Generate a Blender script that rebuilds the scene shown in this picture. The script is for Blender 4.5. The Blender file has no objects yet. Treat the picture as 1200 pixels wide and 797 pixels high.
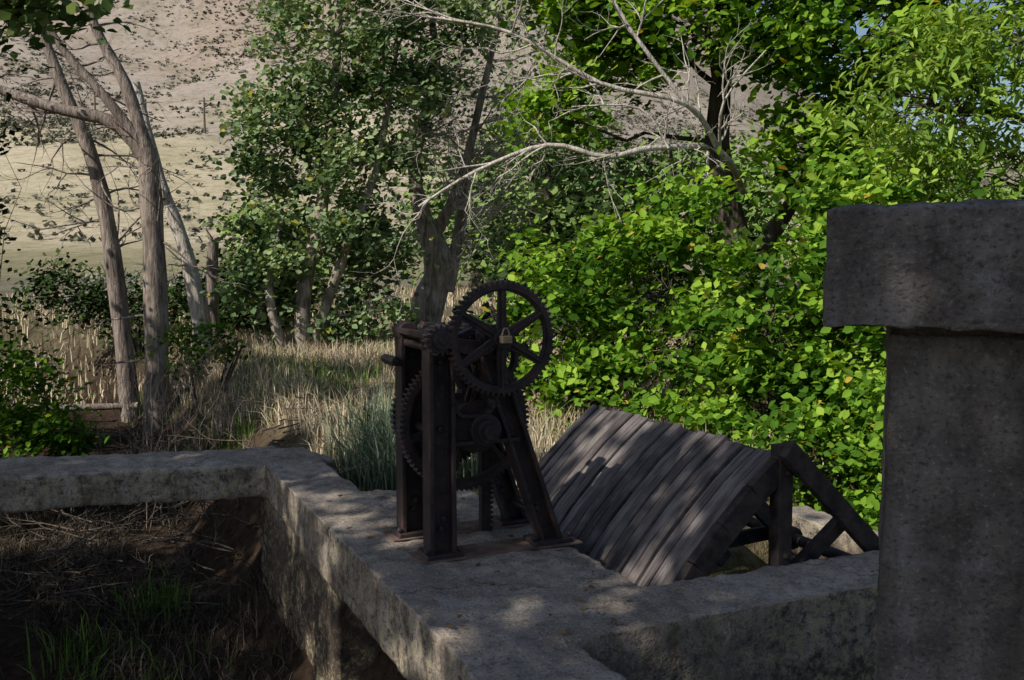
import bpy, bmesh, math, random
import numpy as np
from mathutils import Vector, Matrix
random.seed(7); R=np.random.default_rng(11)
D=bpy.data; S=bpy.context.scene; COL=S.collection
S.view_settings.view_transform='Standard'; S.view_settings.look='None'; S.view_settings.exposure=0
SUN=np.array((-.60,-.45,.65))

# ------------------------------------------------------------------ helpers
def link(o,parent=None):
    COL.objects.link(o)
    if parent: o.parent=parent
    return o
def empty(name,loc=(0,0,0),rz=0):
    e=D.objects.new(name,None); e.location=loc; e.rotation_euler=(0,0,rz); e.empty_display_size=.2
    return link(e)
def npmesh(name,V,F,mat,parent=None,smooth=False,tint=None,col=None):
    V=np.asarray(V,dtype=np.float32).reshape(-1,3); F=np.asarray(F,dtype=np.int32)
    me=D.meshes.new(name); k=F.shape[1]; m=F.shape[0]
    me.vertices.add(len(V)); me.vertices.foreach_set('co',V.ravel())
    me.loops.add(m*k); me.loops.foreach_set('vertex_index',F.ravel())
    me.polygons.add(m); me.polygons.foreach_set('loop_start',np.arange(0,m*k,k,dtype=np.int32))
    if smooth: me.polygons.foreach_set('use_smooth',np.ones(m,dtype=bool))
    me.update(calc_edges=True)
    if tint is not None:
        a=me.attributes.new('tint','FLOAT','POINT'); a.data.foreach_set('value',np.asarray(tint,dtype=np.float32))
    if col is not None:
        a=me.attributes.new('cover','FLOAT_COLOR','POINT'); a.data.foreach_set('color',np.asarray(col,dtype=np.float32).ravel())
    me.materials.append(mat)
    return link(D.objects.new(name,me),parent)
class Mat:
    def __init__(s,name):
        s.m=D.materials.new(name); s.m.use_nodes=True; s.t=s.m.node_tree; s.t.nodes.clear()
        s.out=s.n('ShaderNodeOutputMaterial')
    def n(s,ty,**kw):
        x=s.t.nodes.new(ty)
        for k,v in kw.items(): setattr(x,k,v)
        return x
    def l(s,a,b): s.t.links.new(a,b)
    def noise(s,vec,scale,detail=6,rough=.6,dist=0):
        x=s.n('ShaderNodeTexNoise'); x.inputs['Scale'].default_value=scale; x.inputs['Detail'].default_value=detail
        x.inputs['Roughness'].default_value=rough; x.inputs['Distortion'].default_value=dist
        if vec is not None: s.l(vec,x.inputs['Vector'])
        return x.outputs['Fac']
    def ramp(s,fac,stops):
        x=s.n('ShaderNodeValToRGB'); e=x.color_ramp.elements
        while len(e)<len(stops): e.new(.5)
        for i,(p,c) in enumerate(stops):
            e[i].position=p
            if not hasattr(c,'__len__'): c=(c,c,c)
            e[i].color=(*c,1)
        s.l(fac,x.inputs['Fac']); return x.outputs['Color']
    def mix(s,fac,a,b,blend='MIX'):
        x=s.n('ShaderNodeMix',data_type='RGBA',blend_type=blend)
        for v,i in ((fac,0),(a,6),(b,7)):
            if hasattr(v,'links') : s.l(v,x.inputs[i])
            elif i==0: x.inputs[0].default_value=v
            else: x.inputs[i].default_value=(*v,1)
        return x.outputs[2]
    def math(s,op,a,b=0):
        x=s.n('ShaderNodeMath',operation=op)
        for i,v in enumerate((a,b)):
            if hasattr(v,'links'): s.l(v,x.inputs[i])
            else: x.inputs[i].default_value=v
        return x.outputs[0]
    def scaled(s,vec,sc):
        x=s.n('ShaderNodeMapping'); x.inputs['Scale'].default_value=sc; s.l(vec,x.inputs['Vector']); return x.outputs[0]
    def bump(s,h,strength,dist,nrm=None):
        x=s.n('ShaderNodeBump'); x.inputs['Strength'].default_value=strength; x.inputs['Distance'].default_value=dist
        s.l(h,x.inputs['Height'])
        if nrm is not None: s.l(nrm,x.inputs['Normal'])
        return x.outputs[0]
    def pbr(s,col,rough=.9,nrm=None,metal=0,spec=.3):
        b=s.n('ShaderNodeBsdfPrincipled')
        if hasattr(col,'links'): s.l(col,b.inputs['Base Color'])
        else: b.inputs['Base Color'].default_value=(*col,1)
        if hasattr(rough,'links'): s.l(rough,b.inputs['Roughness'])
        else: b.inputs['Roughness'].default_value=rough
        b.inputs['Metallic'].default_value=metal; b.inputs['Specular IOR Level'].default_value=spec
        if nrm is not None: s.l(nrm,b.inputs['Normal'])
        s.l(b.outputs[0],s.out.inputs[0]); return s.m
    def matte(s,col,nrm=None):
        b=s.n('ShaderNodeBsdfDiffuse'); s.l(col,b.inputs[0])
        if nrm is not None: s.l(nrm,b.inputs['Normal'])
        s.l(b.outputs[0],s.out.inputs[0]); return s.m

def m_concrete(name,tone=(1,1,1),lichen=.7,crack=True):
    T=lambda c:tuple(x*y for x,y in zip(c,tone))
    m=Mat(name); P=m.n('ShaderNodeTexCoord').outputs['Object']; G=m.n('ShaderNodeNewGeometry')
    a=m.noise(P,1.7,4,.65,.3); b=m.noise(P,9,4,.7); c=m.noise(P,80,2,.6)
    col=m.ramp(a,[(.3,T((.24,.20,.165))),(.5,T((.37,.315,.265))),(.7,T((.48,.42,.355)))])
    col=m.mix(m.ramp(b,[(.36,.7),(.56,0)]),col,T((.17,.14,.12)))
    col=m.mix(m.ramp(c,[(.32,.7),(.44,0.)]),col,T((.10,.085,.075)))
    col=m.mix(m.ramp(c,[(.60,0.),(.68,.5)]),col,T((.60,.55,.48)))
    sx=m.n('ShaderNodeSeparateXYZ'); m.l(G.outputs['Normal'],sx.inputs[0])
    side=m.ramp(m.math('ABSOLUTE',sx.outputs[2]),[(.3,1),(.75,0)])
    sp=m.n('ShaderNodeSeparateXYZ'); m.l(P,sp.inputs[0])
    st=m.noise(m.scaled(P,(7,7,.6)),1.0,3,.6)
    col=m.mix(m.math('MULTIPLY',side,m.ramp(st,[(.42,0),(.68,.75)])),col,T((.10,.072,.055)))
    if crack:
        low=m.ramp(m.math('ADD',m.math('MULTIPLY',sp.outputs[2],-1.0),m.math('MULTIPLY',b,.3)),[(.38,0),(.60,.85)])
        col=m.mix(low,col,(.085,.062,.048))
    l1=m.noise(P,22,4,.75); l2=m.ramp(a,[(.38,.15),(.56,lichen)])
    sd_=m.math('MULTIPLY',m.math('ADD',side,.12),l2)
    col=m.mix(m.math('MULTIPLY',m.ramp(l1,[(.52,0),(.58,.9)]),sd_),col,T((.42,.38,.22)))
    col=m.mix(m.math('MULTIPLY',m.ramp(l1,[(.38,1),(.45,0)]),sd_),col,(.05,.042,.036))
    if crack:
        v2=m.n('ShaderNodeTexVoronoi',feature='DISTANCE_TO_EDGE'); v2.inputs['Scale'].default_value=.9
        wv=m.n('ShaderNodeVectorMath',operation='ADD'); m.l(P,wv.inputs[0]); cb=m.n('ShaderNodeCombineXYZ'); m.l(m.math('MULTIPLY',b,.35),cb.inputs[0]); m.l(m.math('MULTIPLY',a,.5),cb.inputs[1]); m.l(cb.outputs[0],wv.inputs[1]); m.l(wv.outputs[0],v2.inputs['Vector'])
        col=m.mix(m.math('MULTIPLY',m.ramp(v2.outputs['Distance'],[(.002,1),(.006,0)]),.7),col,(.06,.05,.04))
    h=m.math('ADD',m.math('MULTIPLY',c,.35),b)
    return m.matte(col,m.bump(h,.8,.02))
def m_leaf(name,stops,trans=.35,warm=(1.6,1.4,.5)):
    m=Mat(name); A=m.n('ShaderNodeAttribute',attribute_name='tint')
    col=m.ramp(A.outputs['Fac'],stops)
    if trans<=0: return m.matte(col)
    d=m.n('ShaderNodeBsdfDiffuse'); t=m.n('ShaderNodeBsdfTranslucent')
    m.l(col,d.inputs[0]); m.l(m.mix(1.0,col,warm,'MULTIPLY'),t.inputs[0])
    x=m.n('ShaderNodeMixShader'); x.inputs[0].default_value=trans; m.l(d.outputs[0],x.inputs[1]); m.l(t.outputs[0],x.inputs[2])
    m.l(x.outputs[0],m.out.inputs[0]); return m.m
def m_bark(name,dark,light,scale=9):
    m=Mat(name); P=m.n('ShaderNodeTexCoord').outputs['Object']
    a=m.noise(m.scaled(P,(scale,scale,scale*.16)),1.5,3,.7,.6); b=m.noise(P,2,2,.6)
    col=m.ramp(a,[(.35,dark),(.6,light)]); col=m.mix(m.ramp(b,[(.4,0),(.65,.5)]),col,dark)
    return m.matte(col,m.bump(a,.9,.03))
def m_iron():
    m=Mat('rusted_iron'); P=m.n('ShaderNodeTexCoord').outputs['Object']
    a=m.noise(P,6,5,.7,.3); b=m.noise(P,45,3,.6)
    col=m.ramp(a,[(.38,(.024,.020,.024)),(.54,(.046,.032,.033)),(.72,(.11,.053,.040))])
    col=m.mix(m.ramp(b,[(.56,0),(.72,.45)]),col,(.14,.075,.055))
    return m.pbr(col,m.ramp(a,[(.3,.36),(.7,.8)]),m.bump(b,.5,.006),metal=.3,spec=.5)
def m_wood():
    m=Mat('weathered_planks'); P=m.n('ShaderNodeTexCoord').outputs['Object']; G=m.n('ShaderNodeNewGeometry')
    r=G.outputs['Random Per Island']
    cv=m.n('ShaderNodeCombineXYZ'); m.l(m.math('MULTIPLY',r,37.),cv.inputs[0]); 
    va=m.n('ShaderNodeVectorMath',operation='ADD'); m.l(P,va.inputs[0]); m.l(cv.outputs[0],va.inputs[1])
    a=m.noise(m.scaled(va.outputs[0],(3,60,3)),1.0,5,.7,.5); b=m.noise(va.outputs[0],4,3,.6)
    base=m.ramp(r,[(0,(.085,.070,.070)),(.5,(.14,.118,.115)),(1,(.23,.20,.195))])
    col=m.mix(m.ramp(a,[(.38,.9),(.58,0)]),base,(.025,.02,.02))
    col=m.mix(m.ramp(b,[(.45,0),(.7,.5)]),col,(.33,.295,.27))
    return m.pbr(col,.7,m.bump(a,.9,.01),spec=.35)
def m_simple(name,c1,c2,scale=5,rough=.9,metal=0):
    m=Mat(name); P=m.n('ShaderNodeTexCoord').outputs['Object']; a=m.noise(P,scale,4,.65)
    return m.pbr(m.ramp(a,[(.35,c1),(.65,c2)]),rough,m.bump(a,.5,.01),metal=metal)
def m_ground():
    m=Mat('ground_soil_and_grass'); P=m.n('ShaderNodeNewGeometry').outputs['Position']
    A=m.n('ShaderNodeAttribute',attribute_name='cover')
    b=m.noise(P,9,4,.8); c=m.noise(P,.05,5,.75,.5); d=m.noise(P,.45,5,.75)
    col=A.outputs['Color']
    col=m.mix(m.ramp(b,[(.4,.75),(.6,0)]),col,m.mix(1.,col,(.45,.43,.40),'MULTIPLY'))
    col=m.mix(m.ramp(c,[(.45,0),(.60,.7)]),col,m.mix(1.,col,(.72,.74,.64),'MULTIPLY'))
    col=m.mix(m.ramp(d,[(.48,0),(.62,.7)]),col,m.mix(1.,col,(.58,.56,.54),'MULTIPLY'))
    return m.matte(col,m.bump(b,.8,.06))

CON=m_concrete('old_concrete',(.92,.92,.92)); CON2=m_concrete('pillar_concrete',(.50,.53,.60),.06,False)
IRON=m_iron(); WOOD=m_wood()
TIMBER=m_simple('dark_timber',(.024,.02,.02),(.075,.058,.053),12)
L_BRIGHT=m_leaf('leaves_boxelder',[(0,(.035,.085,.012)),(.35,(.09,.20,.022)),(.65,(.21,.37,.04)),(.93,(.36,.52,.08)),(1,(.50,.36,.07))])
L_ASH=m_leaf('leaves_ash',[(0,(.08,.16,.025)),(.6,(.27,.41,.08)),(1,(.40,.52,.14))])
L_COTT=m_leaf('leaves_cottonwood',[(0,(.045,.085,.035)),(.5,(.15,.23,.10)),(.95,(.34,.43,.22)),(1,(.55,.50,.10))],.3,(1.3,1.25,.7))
L_DARK=m_leaf('leaves_dark_shrub',[(0,(.014,.030,.010)),(1,(.07,.11,.035))],0)
L_SAGE=m_leaf('leaves_sage',[(0,(.12,.125,.10)),(1,(.27,.27,.22))],0)
L_FAR=m_leaf('leaves_distant',[(0,(.06,.11,.035)),(1,(.24,.34,.10))],0)
G_DRY=m_leaf('dry_grass_blades',[(0,(.26,.20,.12)),(.6,(.52,.43,.29)),(1,(.68,.60,.45))],0)
G_STRAW=m_leaf('old_straw',[(0,(.045,.035,.028)),(.6,(.10,.08,.058)),(1,(.20,.17,.125))],0)
G_GREEN=m_leaf('green_grass_blades',[(0,(.05,.10,.02)),(1,(.20,.30,.07))],0)
G_BLUE=m_leaf('bluegreen_grass_blades',[(0,(.08,.12,.07)),(1,(.22,.26,.17))],0)
BARK=m_bark('cottonwood_bark',(.13,.105,.085),(.44,.38,.32))
BARKD=m_bark('dark_bark',(.035,.028,.022),(.12,.10,.08))
DEAD=m_bark('dead_grey_wood',(.28,.245,.21),(.68,.62,.55),14)
DEADD=m_bark('dead_brown_wood',(.11,.086,.075),(.37,.31,.265),12)
STICK=m_bark('old_sticks',(.05,.04,.034),(.20,.165,.135),12)
GROUND=m_ground()

# ------------------------------------------------------------------ terrain
def sstep(e0,e1,x):
    t=np.clip((x-e0)/(e1-e0),0,1); return t*t*(3-2*t)
def pdist(X,Y,pl):
    d=np.full(np.shape(X),1e9)
    for (x0,y0),(x1,y1) in zip(pl[:-1],pl[1:]):
        dx,dy=x1-x0,y1-y0; t=np.clip(((X-x0)*dx+(Y-y0)*dy)/(dx*dx+dy*dy),0,1)
        d=np.minimum(d,np.hypot(X-x0-t*dx,Y-y0-t*dy))
    return d
WV=[(math.cos(a),math.sin(a),f,p,am) for a,f,p,am in [(R.uniform(0,6.28),f,R.uniform(0,6.28),am) for f,am in
   [(.9,.3),(1.3,.25),(2.1,.2),(3.3,.12),(4.9,.09),(.55,.4),(7.1,.06)]]]
def wav(X,Y,s=1.):
    z=0
    for c,sn,f,p,am in WV: z=z+am*np.sin((X*c+Y*sn)*f*s+p+.8*np.sin((X*sn-Y*c)*f*s*.7))
    return z
CANAL=[(-1.0,-12),(-1.2,0),(-2.2,4),(-3.3,7),(-4.6,10),(-6.3,14),(-9.5,19),(-16,24)]
CHAN=[(.9,5.4),(2.6,6.2),(6,7.6),(14,9)]
def height(X,Y):
    X=np.asarray(X,dtype=float); Y=np.asarray(Y,dtype=float)
    z=-.22+.012*np.clip(Y-10,0,40)
    dc=pdist(X,Y,CANAL); dh=pdist(X,Y,CHAN)
    n=wav(X,Y)
    m=1-sstep(1.1,2.7,dc+.25*n); m2=1-sstep(.9,1.9,dh+.15*n)
    m3=1-sstep(1.8,2.6,np.hypot(X-2.0,(Y-2.4)))
    mm=np.maximum(np.maximum(m*1.0,m2*.85),m3)
    z=z-1.25*mm+.06*n*sstep(4,9,Y)+.05*n*mm
    t=np.clip(Y-45,0,None); t2=np.clip(t,0,480)
    g=.26+.74*(1-sstep(-40,170,X-.12*np.clip(Y-150,0,400)))
    hz=.00092*t2*t2*g*(1+.13*wav(X,Y,.012)+.07*wav(X+50,Y,.05))
    return z+hz
NU=330
u=np.linspace(-1,1,NU); A_=2.2; k=math.asinh(700/A_)
gx=A_*np.sinh(k*u)-1.0; gy=A_*np.sinh(k*u)+8.0
GX,GY=np.meshgrid(gx,gy); GZ=height(GX,GY)
V=np.stack([GX,GY,GZ],-1).reshape(-1,3)
i=np.arange(NU*NU).reshape(NU,NU)
F=np.stack([i[:-1,:-1],i[:-1,1:],i[1:,1:],i[1:,:-1]],-1).reshape(-1,4)
def lerp(a,b,t): return a+(np.asarray(b)-a)*t[...,None]
c=np.zeros(GX.shape+(3,))+np.array((.15,.125,.07))
n1=wav(GX,GY,.3); nf=wav(GX,GY,.05)
c=lerp(c,(.32,.26,.16),(1-sstep(3.5,5.5,np.hypot(GX+1.6,(GY-12.5)*.75)+.4*n1)))
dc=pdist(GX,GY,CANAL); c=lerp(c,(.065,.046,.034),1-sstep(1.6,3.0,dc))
c=lerp(c,(.24,.225,.17),sstep(18,34,GY)); c=lerp(c,(.36,.33,.22),sstep(45,70,GY))
c=lerp(c,(.60,.53,.39),sstep(72,100,GY+14*nf)); c=lerp(c,(.44,.385,.335),sstep(225,265,GY+50*nf))
c=lerp(c,(.42,.33,.28),.6*sstep(.35,.7,wav(GX,GY,.02))*sstep(280,340,GY)); c=lerp(c,(.30,.31,.17),.7*sstep(.15,.5,wav(GX+90,GY*1.6,.03))*sstep(55,75,GY)*(1-sstep(110,170,GY)))
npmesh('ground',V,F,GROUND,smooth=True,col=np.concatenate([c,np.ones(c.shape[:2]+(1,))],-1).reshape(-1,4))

# ------------------------------------------------------------------ vegetation helpers
def tube(B,pts,rads,n=6):
    V,F=B; pts=[np.asarray(p,dtype=float) for p in pts]; base=len(V)
    for q,(p,r) in enumerate(zip(pts,rads)):
        a=pts[max(q-1,0)]; b=pts[min(q+1,len(pts)-1)]; d=b-a; d=d/(math.sqrt(d@d)+1e-9)
        e=np.array((d[2],0,-d[0])) if abs(d[1])<.8 else np.array((0,-d[2],d[1]))
        e/=math.sqrt(e@e)+1e-9; f=np.array((d[1]*e[2]-d[2]*e[1],d[2]*e[0]-d[0]*e[2],d[0]*e[1]-d[1]*e[0]))
        for j in range(n):
            t=2*math.pi*j/n; V.append(tuple(p+r*(math.cos(t)*e+math.sin(t)*f)))
    for q in range(len(pts)-1):
        for j in range(n):
            a=base+q*n+j; b=base+q*n+(j+1)%n; F.append((a,b,b+n,a+n))
def wiggle(p0,p1,n,amt,sag=0.):
    p0=np.asarray(p0,float); p1=np.asarray(p1,float); L=np.linalg.norm(p1-p0); out=[p0]
    off=np.zeros(3)
    for q in range(1,n):
        t=q/n; off=off*.6+R.normal(0,amt*L,3); out.append(p0+(p1-p0)*t+off*math.sin(math.pi*t)*1.2+np.array((0,0,sag*L*math.sin(math.pi*t))))
    out.append(p1); return out
def smoothpoly(pts,sub=3):
    P=[np.asarray(p,float) for p in pts]; out=[]
    for q in range(len(P)-1):
        a=P[max(q-1,0)];b=P[q];c_=P[q+1];d=P[min(q+2,len(P)-1)]
        for s in range(sub):
            t=s/sub; out.append(.5*((2*b)+(c_-a)*t+(2*a-5*b+4*c_-d)*t*t+(-a+3*b-3*c_+d)*t**3))
    out.append(P[-1]); return out
def limb(B,pts,r0,r1,n=8,sub=3):
    p=smoothpoly(pts,sub); m=len(p)
    rr=[(r0+(r1-r0)*q/(m-1))*(1+.08*math.sin(q*2.3)) for q in range(m)]
    tube(B,p,rr,n); return p
def grow(B,p,d,L,r,depth,kink=.28,nb=3,lift=.0,n=5):
    p=np.asarray(p,float); d=np.asarray(d,float); d/=np.linalg.norm(d); pts=[p]; seg=5
    for q in range(seg):
        d=d+R.normal(0,kink,3)*.6+np.array((0,0,lift)); d/=np.linalg.norm(d); pts.append(pts[-1]+d*L/seg)
    tube(B,pts,[r*(1-.75*q/seg) for q in range(seg+1)],n)
    if depth>0:
        for q in range(nb):
            j=int(R.integers(1,seg+1)); dd=d+R.normal(0,.65,3); grow(B,pts[j],dd,L*R.uniform(.45,.75),r*(1-.75*j/seg)*.65+.0015,depth-1,kink,nb,lift,max(3,n-1))
def leaves(name,C,size,mat,parent,tint=None,aspect=.62,up=.5,droop=.3,simple=False):
    C=np.asarray(C); N=len(C); s=size*R.uniform(.6,1.25,N)
    nn=R.normal(0,1,(N,3)); nn[:,2]=np.abs(nn[:,2])+up*.6; nn+=SUN*up; nn/=np.linalg.norm(nn,axis=1)[:,None]
    rv=R.normal(0,1,(N,3)); rv[:,2]-=droop; t=rv-nn*(rv*nn).sum(1)[:,None]; t/=np.linalg.norm(t,axis=1)[:,None]
    b=np.cross(nn,t); L=s[:,None]; W=(s*aspect)[:,None]
    if tint is None: tint=R.uniform(0,1,N)
    if simple:
        v=np.stack([C-t*L*.5,C-t*L*.05+b*W*.55,C+t*L*.5,C-t*L*.05-b*W*.55],1).reshape(-1,3)
        return npmesh(name,v,np.arange(N)[:,None]*4+np.array([[0,1,2,3]]),mat,parent,tint=np.repeat(tint,4))
    v=np.stack([C-t*L*.5, C-t*L*.12+b*W*.5+nn*L*.10, C+t*L*.22+b*W*.36+nn*L*.07, C+t*L*.5, C+t*L*.22-b*W*.36+nn*L*.07, C-t*L*.12-b*W*.5+nn*L*.10],1).reshape(-1,3)
    i=np.arange(N)[:,None]*6
    F=np.concatenate([i+np.array([[0,1,2,3]]),i+np.array([[0,3,4,5]])],1).reshape(-1,4)
    return npmesh(name,v,F,mat,parent,tint=np.repeat(tint,6))
def clumps(lobe):
    x,y,z,rx,ry,rz,nc=lobe; nc=int(nc)
    d=R.normal(0,1,(nc,3)); d/=np.linalg.norm(d,axis=1)[:,None]; rr=R.uniform(.25,1.12,nc)**.55
    return np.array((x,y,z))+d*rr[:,None]*np.array((rx,ry,rz))
def plant(name,trunks,lobes,lsize,per,sig,lmat,bmat,aspect=.62,twig=.012,up=.5,tshift=0.,droop=.3,simple=False,dens=1.):
    root=empty(name,(0,0,0)); B=([],[]); tp=[]
    for pts,r0,r1 in trunks:
        sp=limb(B,pts,r0,r1,9); tp+=[(q,r0+(r1-r0)*j/len(sp)) for j,q in enumerate(sp)]
    LC=[];LT=[]
    for lb in lobes:
        cen=np.array(lb[:3]); cl=clumps(lb[:6]+(max(3,lb[6]*dens),))
        best=min(tp,key=lambda a:np.linalg.norm((a[0]-cen)*np.array((1,1,.8)))+(1.5 if a[0][2]>cen[2] else 0))
        lp=wiggle(best[0],cen,5,.06,.05); r=min(best[1]*.6,.02+.03*max(lb[3:6]))
        tube(B,lp,[r*(1-.13*q) for q in range(6)],6)
        for q in cl:
            if R.random()<.6:
                s=lp[int(R.integers(2,6))]; tube(B,wiggle(s,q,4,.07,.02),[twig,twig*.8,twig*.6,twig*.45,twig*.3],4)
            n=int(per*R.uniform(.4,1.5)); sg=sig*R.uniform(.6,1.3)
            pp=q+R.normal(0,1,(n,3))*np.array((sg,sg,sg*.7)); LC.append(pp)
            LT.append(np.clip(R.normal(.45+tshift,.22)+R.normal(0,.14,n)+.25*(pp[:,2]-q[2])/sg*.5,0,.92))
    LC=np.concatenate(LC); LT=np.concatenate(LT)
    yl=R.random(len(LT))<.010; LT[yl]=1.
    V,F=B; npmesh('trunk_and_branches' if trunks[0][1]>.05 else 'stems',V,F,bmat,root,smooth=True)
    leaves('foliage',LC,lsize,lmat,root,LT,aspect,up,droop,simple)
    return root
def gz(x,y): return float(height(np.array([x]),np.array([y]))[0])
def blades(name,XY,h,w,mat,parent=None,lean=.35,hv=.4):
    N=len(XY); x,y=XY[:,0],XY[:,1]; z=height(x,y)-.02
    b=np.stack([x,y,z],1); H=(h*R.uniform(1-hv,1+hv,N))[:,None]
    a=R.uniform(0,2*math.pi,N); s=np.stack([np.cos(a),np.sin(a),np.zeros(N)],1)
    la=R.uniform(0,2*math.pi,N); l=np.stack([np.cos(la),np.sin(la),np.zeros(N)],1)*(np.abs(R.normal(0,lean,N)))[:,None]
    W=(w*R.uniform(.6,1.4,N))[:,None]*.5; zz=np.array((0,0,1.))
    mid=b+zz*H*.55+l*H*.3; tip=b+zz*H*(1-.3*np.linalg.norm(l,axis=1)[:,None])+l*H*1.0
    v=np.stack([b-s*W,b+s*W,mid+s*W*.8,mid-s*W*.8,tip],1).reshape(-1,3); i=np.arange(N)[:,None]*5
    F=np.concatenate([i+np.array([[0,1,2]]),i+np.array([[0,2,3]]),i+np.array([[3,2,4]])],1).reshape(-1,3)
    t=np.repeat(R.uniform(0,1,N),5)
    return npmesh(name,v,F,mat,parent,tint=t)

# ------------------------------------------------------------------ headgate local frame: x = across wall, y = away along wall
O=Vector((-1.80,7.13,0)); RZ=math.atan2(.415,.91)
def boxes_obj(name,boxes,mat,parent,voxel=.03,amp=.02):
    bm=bmesh.new()
    for c8 in boxes:
        v=[bm.verts.new(p) for p in c8]
        for f in ((0,3,2,1),(4,5,6,7),(0,1,5,4),(1,2,6,5),(2,3,7,6),(3,0,4,7)): bm.faces.new([v[q] for q in f])
    bmesh.ops.recalc_face_normals(bm,faces=bm.faces)
    me=D.meshes.new(name); bm.to_mesh(me); bm.free(); me.materials.append(mat)
    o=link(D.objects.new(name,me),parent)
    r=o.modifiers.new('r','REMESH'); r.mode='VOXEL'; r.voxel_size=voxel; r.use_smooth_shade=True
    for nm,sc,am in (('a',.55,amp*1.2),('b',.12,amp*1.2),('c',.045,amp*.5)):
        t=D.textures.new(name+nm,'CLOUDS'); t.noise_scale=sc; t.noise_depth=3
        d=o.modifiers.new(nm,'DISPLACE'); d.texture=t; d.strength=am; d.mid_level=.5; d.texture_coords='LOCAL'
    return o
def bx(s0,s1,w0,w1,z0,z1):
    return [(w0,-s1,z0),(w1,-s1,z0),(w1,-s0,z0),(w0,-s0,z0),(w0,-s1,z1),(w1,-s1,z1),(w1,-s0,z1),(w0,-s0,z1)]
head=empty('concrete_headgate',O,RZ)
Mi=(Matrix.Translation(O)@Matrix.Rotation(RZ,4,'Z')).inverted()
def wl(x,y,z): 
    p=Mi@Vector((x,y,z)); return tuple(p)
ld=Vector((-.967,-.25,0)).normalized(); lp=Vector((.25,-.967,0)).normalized()
def left_box(t0,t1,n0,n1,z0,z1):
    q=Vector((-1.80,7.16,0)); f=lambda t,n,z: wl(*(q+ld*t-lp*n+Vector((0,0,z))))
    return [f(t0,n0,z0),f(t0,n1,z0),f(t1,n1,z0),f(t1,n0,z0),f(t0,n0,z1),f(t0,n1,z1),f(t1,n1,z1),f(t1,n0,z1)]
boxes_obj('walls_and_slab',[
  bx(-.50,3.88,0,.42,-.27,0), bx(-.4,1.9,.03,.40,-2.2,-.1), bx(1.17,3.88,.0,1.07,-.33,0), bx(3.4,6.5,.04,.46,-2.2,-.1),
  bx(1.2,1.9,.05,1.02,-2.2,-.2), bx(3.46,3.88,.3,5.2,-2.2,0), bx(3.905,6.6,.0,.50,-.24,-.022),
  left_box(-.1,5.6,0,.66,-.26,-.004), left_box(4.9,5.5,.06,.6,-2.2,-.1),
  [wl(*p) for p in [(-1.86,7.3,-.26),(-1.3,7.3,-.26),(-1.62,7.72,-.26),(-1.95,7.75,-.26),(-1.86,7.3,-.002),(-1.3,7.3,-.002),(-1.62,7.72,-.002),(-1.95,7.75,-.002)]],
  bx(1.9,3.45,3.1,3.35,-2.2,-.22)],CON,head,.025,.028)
pil=empty('concrete_pillar',(.76,2.42,0),math.radians(-20))
boxes_obj('cap',[[(0,0,1.33),(1.1,0,1.33),(1.1,.95,1.33),(0,.95,1.33),(.0,0,1.622),(1.1,0,1.622),(1.1,.95,1.622),(0,.95,1.622)]],CON2,pil,.014,.022)
boxes_obj('shaft',[[(.155,.15,.735),(.95,.15,.735),(.95,.8,.735),(.155,.8,.735),(.155,.15,1.30),(.95,.15,1.30),(.95,.8,1.30),(.155,.8,1.30)],
  [(.185,.18,.5),(.92,.18,.5),(.92,.77,.5),(.185,.77,.5),(.185,.18,1.36),(.92,.18,1.36),(.92,.77,1.36),(.185,.77,1.36)],
  [(.15,.140,-1.8),(.955,.140,-1.8),(.955,.8,-1.8),(.15,.8,-1.8),(.15,.140,.720),(.955,.140,.712),(.955,.8,.712),(.15,.8,.720)]],CON2,pil,.012,.013)

# ------------------------------------------------------------------ gate hoist
hoist=empty('gate_hoist',O,RZ)
def bm_obj(name,bm,mat,parent,bev=.006):
    bmesh.ops.recalc_face_normals(bm,faces=bm.faces); me=D.meshes.new(name); bm.to_mesh(me); bm.free(); me.materials.append(mat)
    o=link(D.objects.new(name,me),parent)
    if bev:
        b=o.modifiers.new('b','BEVEL'); b.width=bev; b.segments=2; b.limit_method='ANGLE'; b.angle_limit=math.radians(40)
    return o
def prism(bm,poly,y0,y1):
    a=[bm.verts.new((x,y0,z)) for x,z in poly]; b=[bm.verts.new((x,y1,z)) for x,z in poly]; n=len(poly)
    bm.faces.new(a); bm.faces.new(b[::-1])
    for q in range(n): bm.faces.new((a[q],a[(q+1)%n],b[(q+1)%n],b[q]))
def bar(bm,p,q,w,y0,y1,w2=None):
    w2=w2 or w; dx,dz=q[0]-p[0],q[1]-p[1]; L=math.hypot(dx,dz); nx,nz=-dz/L,dx/L
    prism(bm,[(p[0]+nx*w/2,p[1]+nz*w/2),(p[0]-nx*w/2,p[1]-nz*w/2),(q[0]-nx*w2/2,q[1]-nz*w2/2),(q[0]+nx*w2/2,q[1]+nz*w2/2)],y0,y1)
def cyl(bm,x,z,r,y0,y1,n=24,r2=None):
    r2=r2 or r
    a=[bm.verts.new((x+r*math.cos(2*math.pi*q/n),y0,z+r*math.sin(2*math.pi*q/n))) for q in range(n)]
    b=[bm.verts.new((x+r2*math.cos(2*math.pi*q/n),y1,z+r2*math.sin(2*math.pi*q/n))) for q in range(n)]
    bm.faces.new(a); bm.faces.new(b[::-1])
    for q in range(n): bm.faces.new((a[q],a[(q+1)%n],b[(q+1)%n],b[q]))
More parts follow.
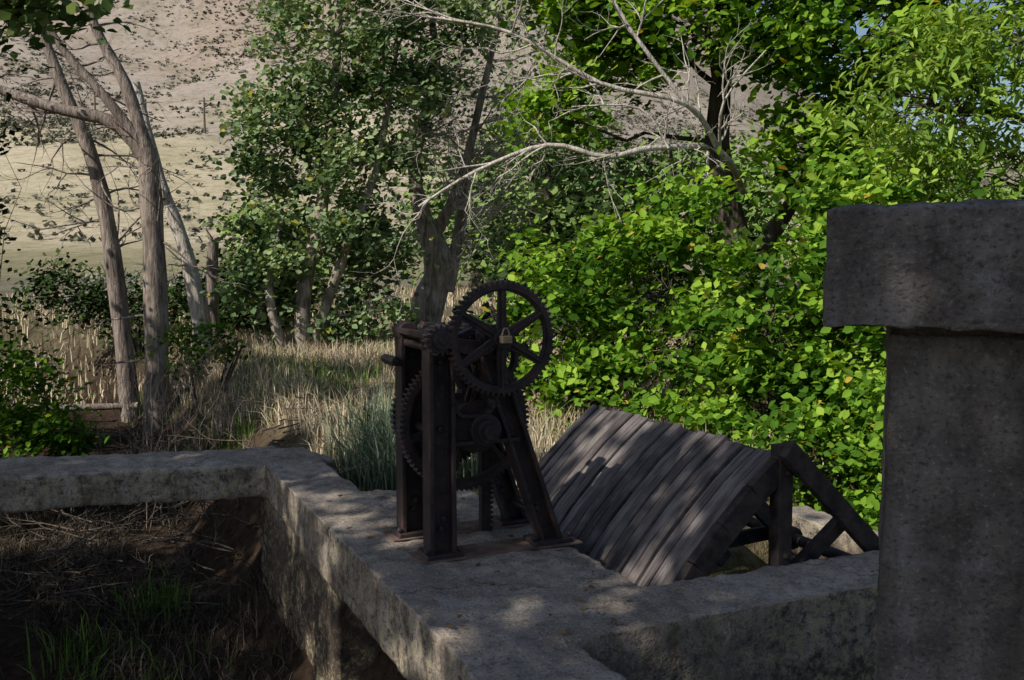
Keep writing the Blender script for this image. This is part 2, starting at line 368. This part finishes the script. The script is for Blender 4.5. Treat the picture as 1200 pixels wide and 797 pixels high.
def ring(bm,x,z,outer,inner,y0,y1):
    n=len(outer)
    P=lambda r,q,y: bm.verts.new((x+r*math.cos(2*math.pi*q/n),y,z+r*math.sin(2*math.pi*q/n)))
    a=[P(outer[q],q,y0) for q in range(n)]; b=[P(outer[q],q,y1) for q in range(n)]
    c_=[P(inner,q,y0) for q in range(n)]; d=[P(inner,q,y1) for q in range(n)]
    for q in range(n):
        j=(q+1)%n
        bm.faces.new((a[q],a[j],b[j],b[q])); bm.faces.new((c_[q],d[q],d[j],c_[j])); bm.faces.new((a[q],c_[q],c_[j],a[j])); bm.faces.new((b[q],b[j],d[j],d[q]))
def gear(name,x,z,r,teeth,y,th,rim,hub,spokes,tooth,rot=.0,sw=.045):
    bm=bmesh.new(); pat=[r,r,r-tooth,r-tooth]
    ring(bm,x,z,[pat[q%4] for q in range(teeth*4)],r-tooth-rim,y-th/2,y+th/2)
    ring(bm,x,z,[r-tooth-rim*.25]*72,r-tooth-rim*1.35,y-th*.32,y+th*.32)
    for q in range(spokes):
        t=rot+2*math.pi*q/spokes; c_,s_=math.cos(t),math.sin(t)
        bar(bm,(x+hub*.6*c_,z+hub*.6*s_),(x+(r-tooth-rim*.8)*c_,z+(r-tooth-rim*.8)*s_),sw*1.25,y-th*.22,y+th*.22,sw*.8)
        bar(bm,(x+hub*.6*c_,z+hub*.6*s_),(x+(r-tooth-rim*.9)*c_,z+(r-tooth-rim*.9)*s_),sw*.3,y-th*.45,y+th*.45)
    cyl(bm,x,z,hub,y-th*.75,y+th*.75)
    return bm_obj(name,bm,IRON,hoist,.002)
def frame(name,s):
    y=-s; bm=bmesh.new()
    prism(bm,[(.315,.03),(.43,.03),(.425,1.08),(.315,1.10)],y-.012,y+.012)
    prism(bm,[(.30,.0),(.325,.0),(.325,1.11),(.30,1.12)],y-.065,y+.045)
    prism(bm,[(.42,.03),(.445,.03),(.437,1.05),(.418,1.05)],y-.06,y+.04)
    bar(bm,(.985,.02),(.625,1.06),.115,y-.011,y+.011,.085)
    bar(bm,(1.035,.0),(.665,1.06),.024,y-.062,y+.042)
    bar(bm,(.93,.02),(.585,1.0),.02,y-.056,y+.038)
    prism(bm,[(.30,1.035),(.64,1.0),(.66,1.065),(.30,1.125)],y-.05,y+.04)
    prism(bm,[(.42,.575),(.80,.575),(.745,.735),(.69,.79),(.64,.73),(.60,.705),(.50,.70),(.465,.715),(.42,.77)],y-.014,y+.014)
    for p,q in [((.435,.80),(.445,.74)),((.445,.74),(.475,.708)),((.475,.708),(.60,.702)),((.60,.702),(.648,.735)),((.648,.735),(.665,.79))]:
        bar(bm,p,q,.02,y-.05,y+.036)
    bar(bm,(.43,.572),(.79,.572),.022,y-.054,y+.036)
    cyl(bm,.60,.635,.082,y-.07,y+.05); cyl(bm,.646,1.10,.06,y-.06,y+.05); cyl(bm,.345,1.10,.055,y-.06,y+.05)
    prism(bm,[(.56,.98),(.73,.98),(.70,1.14),(.59,1.14)],y-.035,y+.03)
    prism(bm,[(.27,.0),(.475,.0),(.465,.035),(.28,.035)],y-.085,y+.075)
    prism(bm,[(.86,.0),(1.09,.0),(1.08,.035),(.87,.035)],y-.085,y+.075)
    for x in (.385,.90): cyl(bm,x,.20,.018,y-.03,y+.0,6)
    for z in (.15,.65,.98): cyl(bm,.372,z,.017,y-.03,y,6)
    for x in (.285,.46,.87,1.075): cyl(bm,x,.05,.014,y-.07,y-.045,6)
    return bm_obj(name,bm,IRON,hoist,.005)
frame('front_frame',2.65); frame('rear_frame',2.22)
gear('hand_gear_wheel',.640,1.10,.285,60,-2.81,.05,.026,.05,6,.018,.52,.044)
gear('main_gear_wheel',.60,.635,.365,80,-2.42,.06,.032,.07,6,.018,.25,.05)
gear('rear_gear_wheel',.60,.635,.30,60,-2.10,.05,.03,.06,6,.016,.6,.045)
gear('pinion',.33,1.10,.078,16,-2.78,.07,.02,.045,4,.018,.1,.02)
gear('upper_pinion',.646,1.07,.085,16,-2.42,.08,.02,.045,4,.018,.1,.02)
gear('inner_gear_wheel',.70,.98,.17,36,-2.52,.045,.022,.04,5,.014,.3,.03)
bm=bmesh.new()
cyl(bm,.640,1.10,.022,-2.88,-2.12); cyl(bm,.60,.635,.034,-2.78,-2.02); cyl(bm,.33,1.10,.020,-2.84,-2.10)
cyl(bm,.60,.635,.060,-2.765,-2.70,20,.055); cyl(bm,.60,.635,.042,-2.80,-2.765,6)
cyl(bm,.60,.635,.105,-2.60,-2.27,28)
for yy in (-2.59,-2.29): cyl(bm,.60,.635,.135,yy-.012,yy+.012,28)
bm_obj('shafts_and_drum',bm,IRON,hoist,.003)
bm=bmesh.new()
for x,z in ((.335,1.05),(.40,.60),(.955,.14)): cyl(bm,x,z,.022,-2.62,-2.25,12)
prism(bm,[(.285,1.10),(.44,1.085),(.44,1.105),(.285,1.13)],-2.70,-2.17)
prism(bm,[(.245,.93),(.31,.93),(.31,.965),(.245,.965)],-2.30,-2.15)
cyl(bm,.262,.955,.024,-2.32,-2.12,12)
for x,z in ((.36,1.14),(.42,1.13),(.50,1.10)): cyl(bm,x,z,.02,-2.5,-2.42,8)
bar(bm,(.33,1.12),(.40,1.17),.02,-2.68,-2.62); bar(bm,(.44,1.08),(.56,1.13),.035,-2.66,-2.6); bar(bm,(.42,1.14),(.57,1.12),.03,-2.3,-2.24)
bm_obj('tie_bars_and_bearings',bm,IRON,hoist,.003)
bm=bmesh.new()
prism(bm,[(.73,-.3),(.78,-.3),(.78,1.0),(.73,1.0)],-2.34,-2.30)
for q in range(44): prism(bm,[(.775,-.2+q*.027),(.80,-.195+q*.027),(.80,-.185+q*.027),(.775,-.18+q*.027)],-2.34,-2.30)
bm_obj('lifting_rack',bm,IRON,hoist,.0)
RUST=m_simple('rust_scale',(.10,.055,.042),(.24,.16,.12),9)
bm=bmesh.new(); prism(bm,[(.24,.004),(1.13,.004),(1.13,.012),(.24,.012)],-2.755,-2.545); prism(bm,[(.24,.004),(1.12,.004),(1.12,.012),(.24,.012)],-2.32,-2.12)
bm_obj('base_plates',bm,RUST,hoist,.002)
TAG=m_simple('brass_tag',(.20,.15,.09),(.34,.27,.17),20,.6)
bm=bmesh.new(); prism(bm,[(.595,1.085),(.645,1.085),(.645,1.12),(.595,1.12)],-2.93,-2.885); bar(bm,(.60,1.12),(.61,1.155),.008,-2.912,-2.902);bar(bm,(.61,1.155),(.63,1.155),.008,-2.912,-2.902); bar(bm,(.64,1.12),(.63,1.155),.008,-2.912,-2.902)
bm_obj('padlock',bm,TAG,hoist,.003)

# ------------------------------------------------------------------ timber gate
gate=empty('timber_sluice_gate',O,RZ)
prof=[(1.955,.515),(1.90,.475),(1.75,.355),(1.58,.19),(1.42,.02),(1.27,-.17),(1.17,-.40),(1.12,-.62)]
bm=bmesh.new(); NP=22; s0,s1=1.40,3.28; pw=(s1-s0)/NP
for q in range(NP):
    a=-(s0+q*pw)-.004-random.random()*.003; b=-(s0+(q+1)*pw)+.006+random.random()*.004; dz=random.uniform(-.011,.011); ex=random.uniform(-.02,.012)
    pr=[(x+(ex if j==0 else 0),z+dz+(ex*.7 if j==0 else 0)) for j,(x,z) in enumerate(prof)]
    T=[];Bm=[]
    for j,(x,z) in enumerate(pr):
        x0,z0=pr[max(j-1,0)];x1,z1=pr[min(j+1,len(pr)-1)]; L=math.hypot(x1-x0,z1-z0); nx2,nz2=-abs((z1-z0)/L),abs((x1-x0)/L)
        T.append((bm.verts.new((x,a,z)),bm.verts.new((x,b,z)))); Bm.append((bm.verts.new((x-nx2*.035,a,z-nz2*.035)),bm.verts.new((x-nx2*.035,b,z-nz2*.035))))
    for j in range(len(pr)-1):
        bm.faces.new((T[j][0],T[j][1],T[j+1][1],T[j+1][0])); bm.faces.new((Bm[j][1],Bm[j][0],Bm[j+1][0],Bm[j+1][1]))
        bm.faces.new((T[j][0],T[j+1][0],Bm[j+1][0],Bm[j][0])); bm.faces.new((T[j+1][1],T[j][1],Bm[j][1],Bm[j+1][1]))
    bm.faces.new((T[0][1],T[0][0],Bm[0][0],Bm[0][1])); bm.faces.new((T[-1][0],T[-1][1],Bm[-1][1],Bm[-1][0]))
bm_obj('planks',bm,WOOD,gate,.006)
bm=bmesh.new()
for y in (-3.315,-2.4,-1.45):
    end=y<-3; of=.035 if end else .075
    for j in range(len(prof)-1):
        (x0,z0),(x1,z1)=prof[j],prof[j+1]; bar(bm,(x0+of,z0-of*.87),(x1+of,z1-of*.87),.12 if end else .10,y-.0275,y+.0275)
    tz=.56 if end else .44
    bar(bm,(1.955,tz),(1.955,-.9),.085,y-.04,y+.04)
    bar(bm,(1.92 if end else 2.02,.555 if end else .40),(2.72,-.22),.10,y-.10,y-.045)
    bar(bm,(2.36,.13),(1.97,-.16),.07,y-.03,y+.03)
    bar(bm,(1.25,-.30),(2.75,-.22),.09,y+.045,y+.08)
    cyl(bm,2.72,-.22,.07,y-.13,y+.12,16)
bar(bm,(2.0,.47),(2.06,.41),.05,-3.25,-1.42); bar(bm,(1.60,.06),(1.68,-.02),.09,-3.25,-1.44)
cyl(bm,2.72,-.22,.035,-3.5,-1.2,12)
for z in (.42,.0,-.2): cyl(bm,1.955,z,.014,-3.375,-3.345,8)
bm_obj('timber_frame',bm,TIMBER,gate,.006)

# ------------------------------------------------------------------ trees
bz=gz(3.4,13.5)
be=plant('box_elder_tree',[([(3.2,13.6,bz),(3.1,13.5,1.4),(2.7,13.3,3.0),(2.9,13.4,5.2),(2.6,13.4,7.4)],.24,.07),([(3.15,13.5,1.2),(4.2,13.4,3.0),(5.2,13.2,5.0)],.13,.05)],
 [(.9,12.9,5.3,1.25,1.2,1.2,64),(.0,13.0,5.7,.8,.8,.8,28),(2.4,12.6,5.9,1.6,1.3,1.3,80),(4.2,12.8,5.7,1.4,1.3,1.1,60),(2.4,12.4,4.35,1.5,.8,.75,74),(4.1,12.2,4.0,1.4,1.0,.85,74),
  (5.9,12.6,4.5,1.2,1.2,.9,44),(1.2,13.0,4.2,.8,.8,.6,34),(3.9,12.3,2.8,1.1,.8,.5,36),(.5,13.2,3.3,.5,.5,.5,14)],
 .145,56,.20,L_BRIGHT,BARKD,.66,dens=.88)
B=([],[])
P0=(2.9,12.6,2.3)
def dl(pts,r0,r1,nt,L):
    sp=limb(B,pts,r0,r1,7,4)
    for q in range(nt):
        j=int(R.integers(len(sp)//5,len(sp))); d=sp[min(j+1,len(sp)-1)]-sp[max(j-1,0)]; d/=np.linalg.norm(d)
        grow(B,sp[j],d*.7+R.normal(0,.55,3)*np.array((1,.6,1)),L*R.uniform(.5,1.2),.012,2,.3,3)
dl([P0,(2.25,10.9,2.62),(1.44,10.3,2.6),(.95,10.2,2.5),(.36,10.2,2.62),(-.36,10.2,2.36),(-.95,10.2,2.0)],.042,.014,14,.7)
dl([(2.25,10.9,2.62),(1.8,10.4,3.05),(.9,10.3,3.25),(0.0,10.3,3.75),(-.8,10.3,3.9)],.034,.012,14,.8)
dl([(1.8,10.4,3.05),(1.26,10.3,3.7),(.9,10.3,4.2),(.2,10.4,4.7)],.026,.010,10,.7)
dl([(1.6,10.3,2.6),(1.3,10.3,3.0),(.6,10.2,3.0)],.015,.007,6,.5)
dl([(2.25,10.9,2.62),(2.2,10.5,3.1),(2.6,10.4,3.6)],.02,.007,6,.6)
dl([(2.1,10.8,2.62),(2.05,10.5,2.1),(2.15,10.4,1.6)],.018,.007,4,.4)
npmesh('dead_limb',B[0],B[1],DEAD,be,smooth=True)
az=gz(5.6,10.2)
plant('ash_tree',[([(5.9,10.4,az),(5.8,10.3,1.6),(5.3,10.2,3.4),(5.1,10.2,5.0)],.13,.04)],
 [(4.1,10.0,3.0,.9,.8,.7,38),(5.0,10.0,3.6,1.0,.9,.75,36),(3.9,10.3,2.1,.7,.6,.5,24),(5.2,10.,2.2,1.1,.8,.9,38),(6.4,10.3,3.2,1.0,.9,1.0,20)],
 .155,52,.19,L_ASH,BARKD,.28,droop=1.2)
def shrub(name,x,y,lobes,lsize,per,sig,lm,bm_=BARKD,asp=.66,nst=5,tshift=0,simple=False,dens=1.):
    z=gz(x,y); tr=[]
    for q in range(nst):
        a=random.uniform(0,6.28); tr.append(([(x+.12*math.cos(a),y+.12*math.sin(a),z-.05),(x+.35*math.cos(a),y+.3*math.sin(a),z+.5),(x+.6*math.cos(a),y+.5*math.sin(a),z+1.1)],.028,.012))
    return plant(name,tr,lobes,lsize,per,sig,lm,bm_,asp,.008,tshift=tshift,simple=simple,dens=dens)
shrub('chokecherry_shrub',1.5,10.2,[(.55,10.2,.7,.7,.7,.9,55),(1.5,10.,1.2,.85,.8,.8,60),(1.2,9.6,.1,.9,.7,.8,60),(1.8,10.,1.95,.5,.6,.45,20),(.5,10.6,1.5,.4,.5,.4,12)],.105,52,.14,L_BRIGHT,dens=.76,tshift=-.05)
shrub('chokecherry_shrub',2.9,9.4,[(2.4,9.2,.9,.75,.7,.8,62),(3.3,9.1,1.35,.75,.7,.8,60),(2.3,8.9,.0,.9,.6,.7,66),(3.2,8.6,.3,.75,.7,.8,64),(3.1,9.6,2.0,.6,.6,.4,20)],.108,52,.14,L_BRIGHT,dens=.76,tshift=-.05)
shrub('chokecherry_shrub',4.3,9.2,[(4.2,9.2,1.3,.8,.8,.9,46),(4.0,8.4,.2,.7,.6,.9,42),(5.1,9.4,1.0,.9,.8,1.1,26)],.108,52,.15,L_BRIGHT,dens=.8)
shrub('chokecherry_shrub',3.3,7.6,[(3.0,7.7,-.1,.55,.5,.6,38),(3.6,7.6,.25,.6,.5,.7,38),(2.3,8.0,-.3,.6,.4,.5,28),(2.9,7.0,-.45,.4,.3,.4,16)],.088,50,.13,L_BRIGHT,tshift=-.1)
shrub('chokecherry_shrub',.3,12.2,[(.3,12.2,.6,.8,.8,.8,32),(1.2,12.4,1.3,.8,.8,1.,32),(2.6,12.2,.6,1.0,.7,1.2,34)],.13,46,.2,L_DARK,simple=True)
cz=gz(-3.4,18)
plant('cottonwood_tree',[([(-3.65,17.2,cz),(-3.6,17.3,1.0),(-3.35,17.6,2.3),(-3.2,18.1,4.2),(-3.0,18.1,6.8)],.16,.06),([(-3.5,17.3,cz),(-3.0,17.3,1.3),(-2.4,17.7,3.0),(-2.1,18.2,5.0)],.11,.05),([(-3.9,17,cz),(-4.15,17,.9),(-4.0,17.5,2.2)],.10,.05)],
 [(-3.1,18,5.4,1.3,1.1,1.1,50),(-3.9,17.8,4.0,1.0,.9,.8,38),(-2.1,18,4.7,1.0,1.,.8,32),(-2.8,17.8,3.1,1.1,.9,.7,34),(-4.4,17.8,2.9,.5,.6,.4,12),
  (-3.6,17.4,1.7,1.1,.7,.7,36),(-2.5,17.6,1.6,.8,.7,.8,26),(-4.4,17.4,.8,.7,.6,.6,22),(-2.6,17.4,.5,.7,.6,.5,16),(-1.3,18.3,5.9,1.0,.9,.7,22),(-3.2,18,6.9,1.2,1.,.9,22)],
 .125,72,.22,L_COTT,BARK,.8,dens=.95,tshift=.08)
B=([],[]); oz=gz(-1.7,20); old=empty('old_willow_tree')
limb(B,[(-1.75,20,oz-.1),(-1.7,20,.5),(-1.45,20,1.3),(-1.75,20,2.1)],.36,.26,12)
m1=limb(B,[(-1.7,20,2.0),(-1.95,20,3.4),(-1.5,20,5.2),(-1.8,20,7.4)],.18,.05,9)
m2=limb(B,[(-1.6,20,1.8),(-1.0,19.8,3.0),(-.6,19.8,4.6),(-.1,19.7,6.6)],.13,.04,8)
m3=limb(B,[(-1.3,20,.8),(-1.0,20.2,2.4),(-.85,20.2,3.8)],.15,.06,8)
npmesh('trunk_and_limbs',B[0],B[1],BARK,old,smooth=True); B=([],[])
for mm,nn_ in ((m1,34),(m2,44),(m3,16)):
    for q in range(nn_):
        j=int(R.integers(2,len(mm))); grow(B,mm[j],(R.normal(0.25,.7),R.normal(-.2,.5),R.uniform(-.3,.8)),R.uniform(.8,1.7),.026,3,.25,3)
npmesh('bare_branches',B[0],B[1],DEAD,old,smooth=True)
LC=np.concatenate([np.array((x,y,z))+R.normal(0,1,(n,3))*np.array(s) for x,y,z,n,s in [(-1.9,19.8,4.4,900,(.7,.5,.8)),(-.6,20.2,6.3,1200,(1.1,.5,.5)),(-.2,20.3,2.0,700,(.3,.3,.7)),(.2,20.5,4.2,500,(.5,.5,1.2))]])
leaves('sparse_foliage',LC,.13,L_COTT,old,simple=True)
def deadtree(name,stems,mat):
    root=empty(name); B=([],[])
    for pts,r0,r1,n,L in stems:
        sp=limb(B,pts,r0,r1,9,4)
        for q in range(n):
            j=int(R.integers(len(sp)//4,len(sp))); grow(B,sp[j],(R.normal(-.4,.8),R.normal(0,.5),R.uniform(-.35,.6)),L*R.uniform(.4,1.1),.024,2,.3,2)
    npmesh('trunk_and_branches',B[0],B[1],mat,root,smooth=True); return root
z0=gz(-5.8,16)-.1
deadtree('dead_tree',[([(-5.75,16,z0),(-5.72,16,1.2),(-5.78,16,3.2)],.21,.16,10,1.3),([(-5.78,16,3.0),(-6.3,16,3.6),(-7.3,16.,3.85),(-8.6,16,4.3)],.13,.07,10,1.0),
   ([(-5.78,16,3.1),(-6.1,16,4.2),(-6.55,16,5.1),(-7.0,16,6.6)],.12,.05,8,1.0),([(-5.8,16,3.2),(-6.4,15.9,4.0),(-7.2,15.9,5.0),(-7.7,15.9,6.5)],.09,.04,7,.9)],DEADD)
z0=gz(-6.6,17)-.1
deadtree('dead_tree',[([(-6.55,17,z0),(-6.8,17,1.6),(-7.1,17,3.2),(-7.6,17,4.5),(-8.3,17,6.6)],.17,.07,24,1.6)],DEADD)
z0=gz(-5.4,17.2)-.1
deadtree('dead_tree',[([(-5.25,17.,z0),(-5.5,17.,1.4),(-5.95,17,2.8),(-6.3,17,4.4)],.16,.06,6,.7)],DEAD)
B=([],[]); st=empty('tree_stump'); z0=gz(-5.3,18)-.1
limb(B,[(-5.4,18,z0),(-5.42,18,.8),(-5.38,18,1.75)],.14,.10,9); grow(B,(-5.4,18,1.7),(.1,0,1),.3,.05,0); npmesh('stump_wood',B[0],B[1],DEADD,st,smooth=True)
B=([],[]); st=empty('fallen_log'); limb(B,[(-9.0,17,gz(-9,17)+.25),(-7.8,16.9,gz(-7.8,16.9)+.25),(-6.4,16.9,gz(-6.4,16.9)+.2)],.07,.06,7); npmesh('log_wood',B[0],B[1],DEADD,st,smooth=True)
shrub('dark_willow_shrub',-5.0,19.5,[(-5.2,19.4,.9,.9,.7,.7,44),(-4.6,19,.5,.7,.6,.6,30),(-6.0,19.6,.6,.8,.7,.6,34)],.12,46,.2,L_DARK,simple=True)
shrub('dark_willow_shrub',-7.5,20,[(-7.4,19.6,.5,1.0,.7,.6,34),(-8.8,20,.7,1.0,.7,.7,34)],.12,46,.22,L_DARK,simple=True)
shrub('willow_shrub',-5.2,10.8,[(-5.2,10.8,-.1,.55,.6,.5,32),(-5.9,11,.0,.7,.6,.55,28),(-5.0,10.6,-.65,.6,.5,.4,20)],.085,44,.13,L_BRIGHT,tshift=-.22)
shrub('willow_shrub',-4.6,14.6,[(-4.4,14.8,.2,.4,.4,.35,12),(-4.9,14.5,.1,.5,.4,.35,12)],.09,40,.13,L_BRIGHT,tshift=-.22)
shrub('dark_willow_shrub',-8.4,14.5,[(-8.3,14.5,.3,1.0,.7,.7,36),(-8.0,15,3.2,.35,.4,1.6,26)],.12,46,.2,L_DARK,simple=True)
for x,y in [(-7.6,24),(-9.6,23),(-6.6,26),(-11,27),(-8.6,29),(-12.5,31),(-6.0,31),(-9.0,34),(-12,36),(-15,38),(-8,38),(-4.5,29)]: 
    z=gz(x,y); shrub('sagebrush',x,y,[(x,y,z+.35,1.1,.8,.42,22)],.12,40,.22,L_SAGE,nst=3,simple=True)
shrub('willow_shrub',-5.6,24,[(-5.9,24,2.0,1.0,.8,.9,36),(-5.0,24,1.2,1.0,.8,.9,36)],.17,46,.26,L_FAR,asp=.6,simple=True,tshift=.3)
dt=empty('distant_trees'); LC=[];LT=[];B=([],[])
for q in range(36):
    y=R.uniform(27,44); a=R.uniform(-.075,.60); x=a*y; h=R.uniform(4.0,8.5) if a<.3 else R.uniform(3.5,5.5); z=gz(x,y)
    tube(B,[(x,y,z-.2),(x+.1,y,z+h*.5),(x,y,z+h*.8)],[.16,.11,.05],6)
    for j in range(26):
        d=R.normal(0,1,3); d/=np.linalg.norm(d); cc=np.array((x,y,z+h*.52))+d*R.uniform(.4,1)*np.array((1.7,1.4,h*.46))
        pp=cc+R.normal(0,.38,(36,3)); LC.append(pp); LT.append(np.clip(R.normal(.5,.2)+R.normal(0,.1,36),0,1))
npmesh('trunks',B[0],B[1],BARKD,dt,smooth=True); leaves('foliage',np.concatenate(LC),.28,L_FAR,dt,np.concatenate(LT),.75,simple=True)
# shade trees standing behind / left of the camera position
plant('shade_cottonwood_tree',[([(-8.0,-2.4,gz(-8,-2.4)-.2),(-8.0,-2.4,2.5),(-7.8,-2.2,5),(-7.4,-2,8)],.38,.14)],
 [(-7.4,-1.6,8.3,2.3,2.2,1.3,40),(-5.4,-2.6,8.0,1.7,1.7,1.2,76),(-8.8,.6,8.0,1.9,1.8,1.0,24),(-11.6,1.6,8.0,2.6,2.2,1.4,115),(-9.6,-2.6,8.2,2.,1.9,1.3,20),(-6.2,-.4,7.6,1.5,1.3,1.0,14),(-7.4,-4.5,8.2,1.9,1.5,1.2,34),(-4.5,-4.0,7.4,1.5,1.4,1.1,56)],
 .18,64,.20,L_DARK,BARK,.9,simple=True)
plant('cottonwood_tree',[([(-8.2,9.0,gz(-8.2,9)-.2),(-8.4,9.2,2.0),(-9.4,9.4,4.5),(-9.9,9.6,7)],.26,.1),([(-8.3,9.1,1.6),(-6.8,9.2,3.0),(-5.6,9.3,3.7)],.09,.03)],
 [(-10.2,9.0,6.6,2.0,1.8,1.4,66),(-11.8,10.4,6.4,1.8,1.8,1.4,50),(-11.8,6.8,6.6,2.1,1.9,1.3,62),(-4.75,9.4,3.95,.75,.6,.4,22),(-6.0,9.3,4.2,.9,.7,.6,22)],
 .14,46,.24,L_COTT,BARK,.8)

# ------------------------------------------------------------------ grasses
def scatter(n,x0,x1,y0,y1,f):
    x=R.uniform(x0,x1,n); y=R.uniform(y0,y1,n); m=f(x,y); return np.stack([x[m],y[m]],1)
def onwall(x,y):
    dx=x+1.8; dy=y-7.13; s=dx*.415-dy*.91; w=dx*.91+dy*.415
    q=dx*-.967+(dy-.03)*-.25; nn=-(dx*.25-(dy-.03)*.967)
    return ((s>-.6)&(w>-.03)&(w<.47))|((s>1.1)&(s<4)&(w>-.05)&(w<1.15))|((s>1.0)&(s<3.5)&(w>1.0)&(w<2.9))|((nn>-.05)&(nn<.7)&(q>-.2))
cd=lambda x,y: pdist(x,y,CANAL); hd=lambda x,y: pdist(x,y,CHAN)
XY=scatter(80000,-7,3,7.2,22,lambda x,y:(~onwall(x,y))&(cd(x,y)>1.9+.3*wav(x,y))&(hd(x,y)>1.6)&(wav(x*1.3,y,1.2)+R.normal(0,.4,len(x))>-.35))
blades('dry_grass',XY,.26,.012,G_DRY,lean=.6,hv=.5)
XY=scatter(22000,-16,1,18,42,lambda x,y:(wav(x,y,.8)>-.2)); blades('dry_grass',XY,.30,.03,G_DRY)
XY=scatter(18000,-7,1,7.5,20,lambda x,y:(~onwall(x,y))&(wav(x+5,y,1.)>.3)&(cd(x,y)>1.2)); blades('green_grass',XY,.22,.011,G_GREEN)
XY=np.concatenate([np.array(c0)+R.normal(0,s_,(n,2)) for c0,s_,n in [((-1.0,7.7),.17,500),((-.75,7.1),.14,400),((-1.1,8.6),.22,400),((-.6,8.0),.2,400),((-.3,7.4),.15,300)]])
XY=XY[~onwall(XY[:,0],XY[:,1])]; blades('bluegreen_bunchgrass',XY,.50,.013,G_BLUE,lean=.6)
XY=np.concatenate([np.array(c0)+R.normal(0,s_,(n,2)) for c0,s_,n in [((-2.9,7.9),.14,200),((-3.1,6.9),.2,120),((-2.4,6.3),.3,100)]])
blades('green_grass_tuft',XY,.30,.011,G_GREEN,lean=.6)
XY=scatter(24000,-7,-1.4,5.8,13,lambda x,y:(~onwall(x,y)|(cd(x,y)<2.4))&(cd(x,y)<2.8)&(wav(x,y,1.6)>-.1)); blades('bank_straw',XY,.20,.009,G_STRAW,lean=1.3)
B=([],[]); db=empty('dry_brush_pile')
for q in range(150):
    x=R.uniform(-4.8,-2.2); y=R.uniform(7.6,11.0); z=gz(x,y)+R.uniform(.02,.22); a=R.uniform(0,3.14)
    grow(B,(x,y,z),(math.cos(a),math.sin(a)*.6,R.uniform(-.1,.22)),R.uniform(.4,1.0),.009,1,.2,3)
npmesh('sticks',B[0],B[1],STICK,db,smooth=True)
B=([],[]); tw=empty('tall_dry_weeds')
for q in range(32):
    x=R.normal(-4.0,.4); y=R.normal(11.2,.5); z=gz(x,y)
    grow(B,(x,y,z),(R.normal(0,.12),0,1),R.uniform(.7,1.3),.008,2,.08,4,.02)
npmesh('stalks',B[0],B[1],DEADD,tw,smooth=True)
x=R.uniform(-4,2.2,900); y=R.uniform(3.2,8,900); dx=x+1.8; dy=y-7.13; s=dx*.415-dy*.91; w=dx*.91+dy*.415
m=((s>-.3)&(s<3.8)&(w>.05)&(w<.38))|((s>1.25)&(s<3.8)&(w>.05)&(w<1.0))|((s>3.52)&(s<3.82)&(w>.4)&(w<4))
x,y=x[m],y[m]; N=len(x); C=np.stack([x,y,np.full(N,.012)],1)
a=R.uniform(0,6.28,N); t=np.stack([np.cos(a),np.sin(a),R.normal(0,.1,N)],1); b=np.stack([-np.sin(a),np.cos(a),R.normal(0,.15,N)],1); L=R.uniform(.008,.03,N)[:,None]
npmesh('fallen_leaves',np.stack([C-t*L,C+b*L*.5,C+t*L,C-b*L*.5],1).reshape(-1,3),np.arange(N)[:,None]*4+np.array([[0,1,2,3]]),m_leaf('dead_leaves',[(0,(.10,.06,.03)),(1,(.30,.22,.10))],0),None,tint=np.repeat(R.random(N),4))

# ------------------------------------------------------------------ hillside scrub + poles
x=R.uniform(-.62,.62,90000); y=R.uniform(75**.5,470**.5,90000)**2; x=x*y
nn_=wav(x,y,.06)+.6*wav(x,y,.3)
p=np.where(y>205+45*wav(x,y,.05),.42,.04)*np.clip(.6+nn_*1.4,0,2)
m=R.random(len(x))<p; x=x[m];y=y[m]; z=height(x,y)
C=[];SZ=[]
for j in range(6):
    s=R.uniform(.3,.85,len(x))*(1+.0008*y)
    C.append(np.stack([x+R.normal(0,.38,len(x)),y+R.normal(0,.38,len(x)),z+R.uniform(.1,.5,len(x))],1)); SZ.append(s)
C=np.concatenate(C); SZ=np.concatenate(SZ)
HS=m_leaf('hillside_scrub_leaves',[(0,(.085,.09,.065)),(.7,(.15,.15,.11)),(1,(.23,.21,.17))],0)
leaves('hillside_scrub',C,SZ,HS,None,aspect=.9,simple=True)
PM=m_simple('pole_wood',(.10,.08,.06),(.17,.14,.11),2)
for x,y in ((-70,230),(-84,232),(-108,262)):
    e=empty('utility_pole'); B=([],[]); z=gz(x,y); tube(B,[(x,y,z-.5),(x,y,z+8)],[.28,.2],8); tube(B,[(x-1.2,y,z+7.2),(x+1.2,y,z+7.2)],[.12,.12],6); npmesh('pole_and_crossarm',B[0],B[1],PM,e)

# ------------------------------------------------------------------ light, sky, camera
sd=Vector(SUN).normalized()
sl=D.lights.new('sun','SUN'); sl.energy=5.0; sl.angle=math.radians(.5); sl.color=(1,.94,.84)
so=link(D.objects.new('sun',sl)); so.rotation_euler=sd.to_track_quat('Z','Y').to_euler(); so.location=(-20,-15,22)
W=D.worlds.new('World'); S.world=W; W.use_nodes=True; nt=W.node_tree; bg=nt.nodes['Background']; bg.inputs[1].default_value=.09
sk=nt.nodes.new('ShaderNodeTexSky'); sk.sky_type='NISHITA'; sk.sun_disc=False
sk.sun_elevation=math.asin(sd.z); sk.sun_rotation=math.atan2(sd.x,sd.y)
nt.links.new(sk.outputs[0],bg.inputs[0])
cam=D.cameras.new('camera'); cam.lens=35; cam.sensor_width=36; cam.clip_end=3000; cam.clip_start=.05
co=link(D.objects.new('camera',cam)); co.location=(0,0,1.5); co.rotation_euler=(math.radians(90-4.82),0,0); S.camera=co
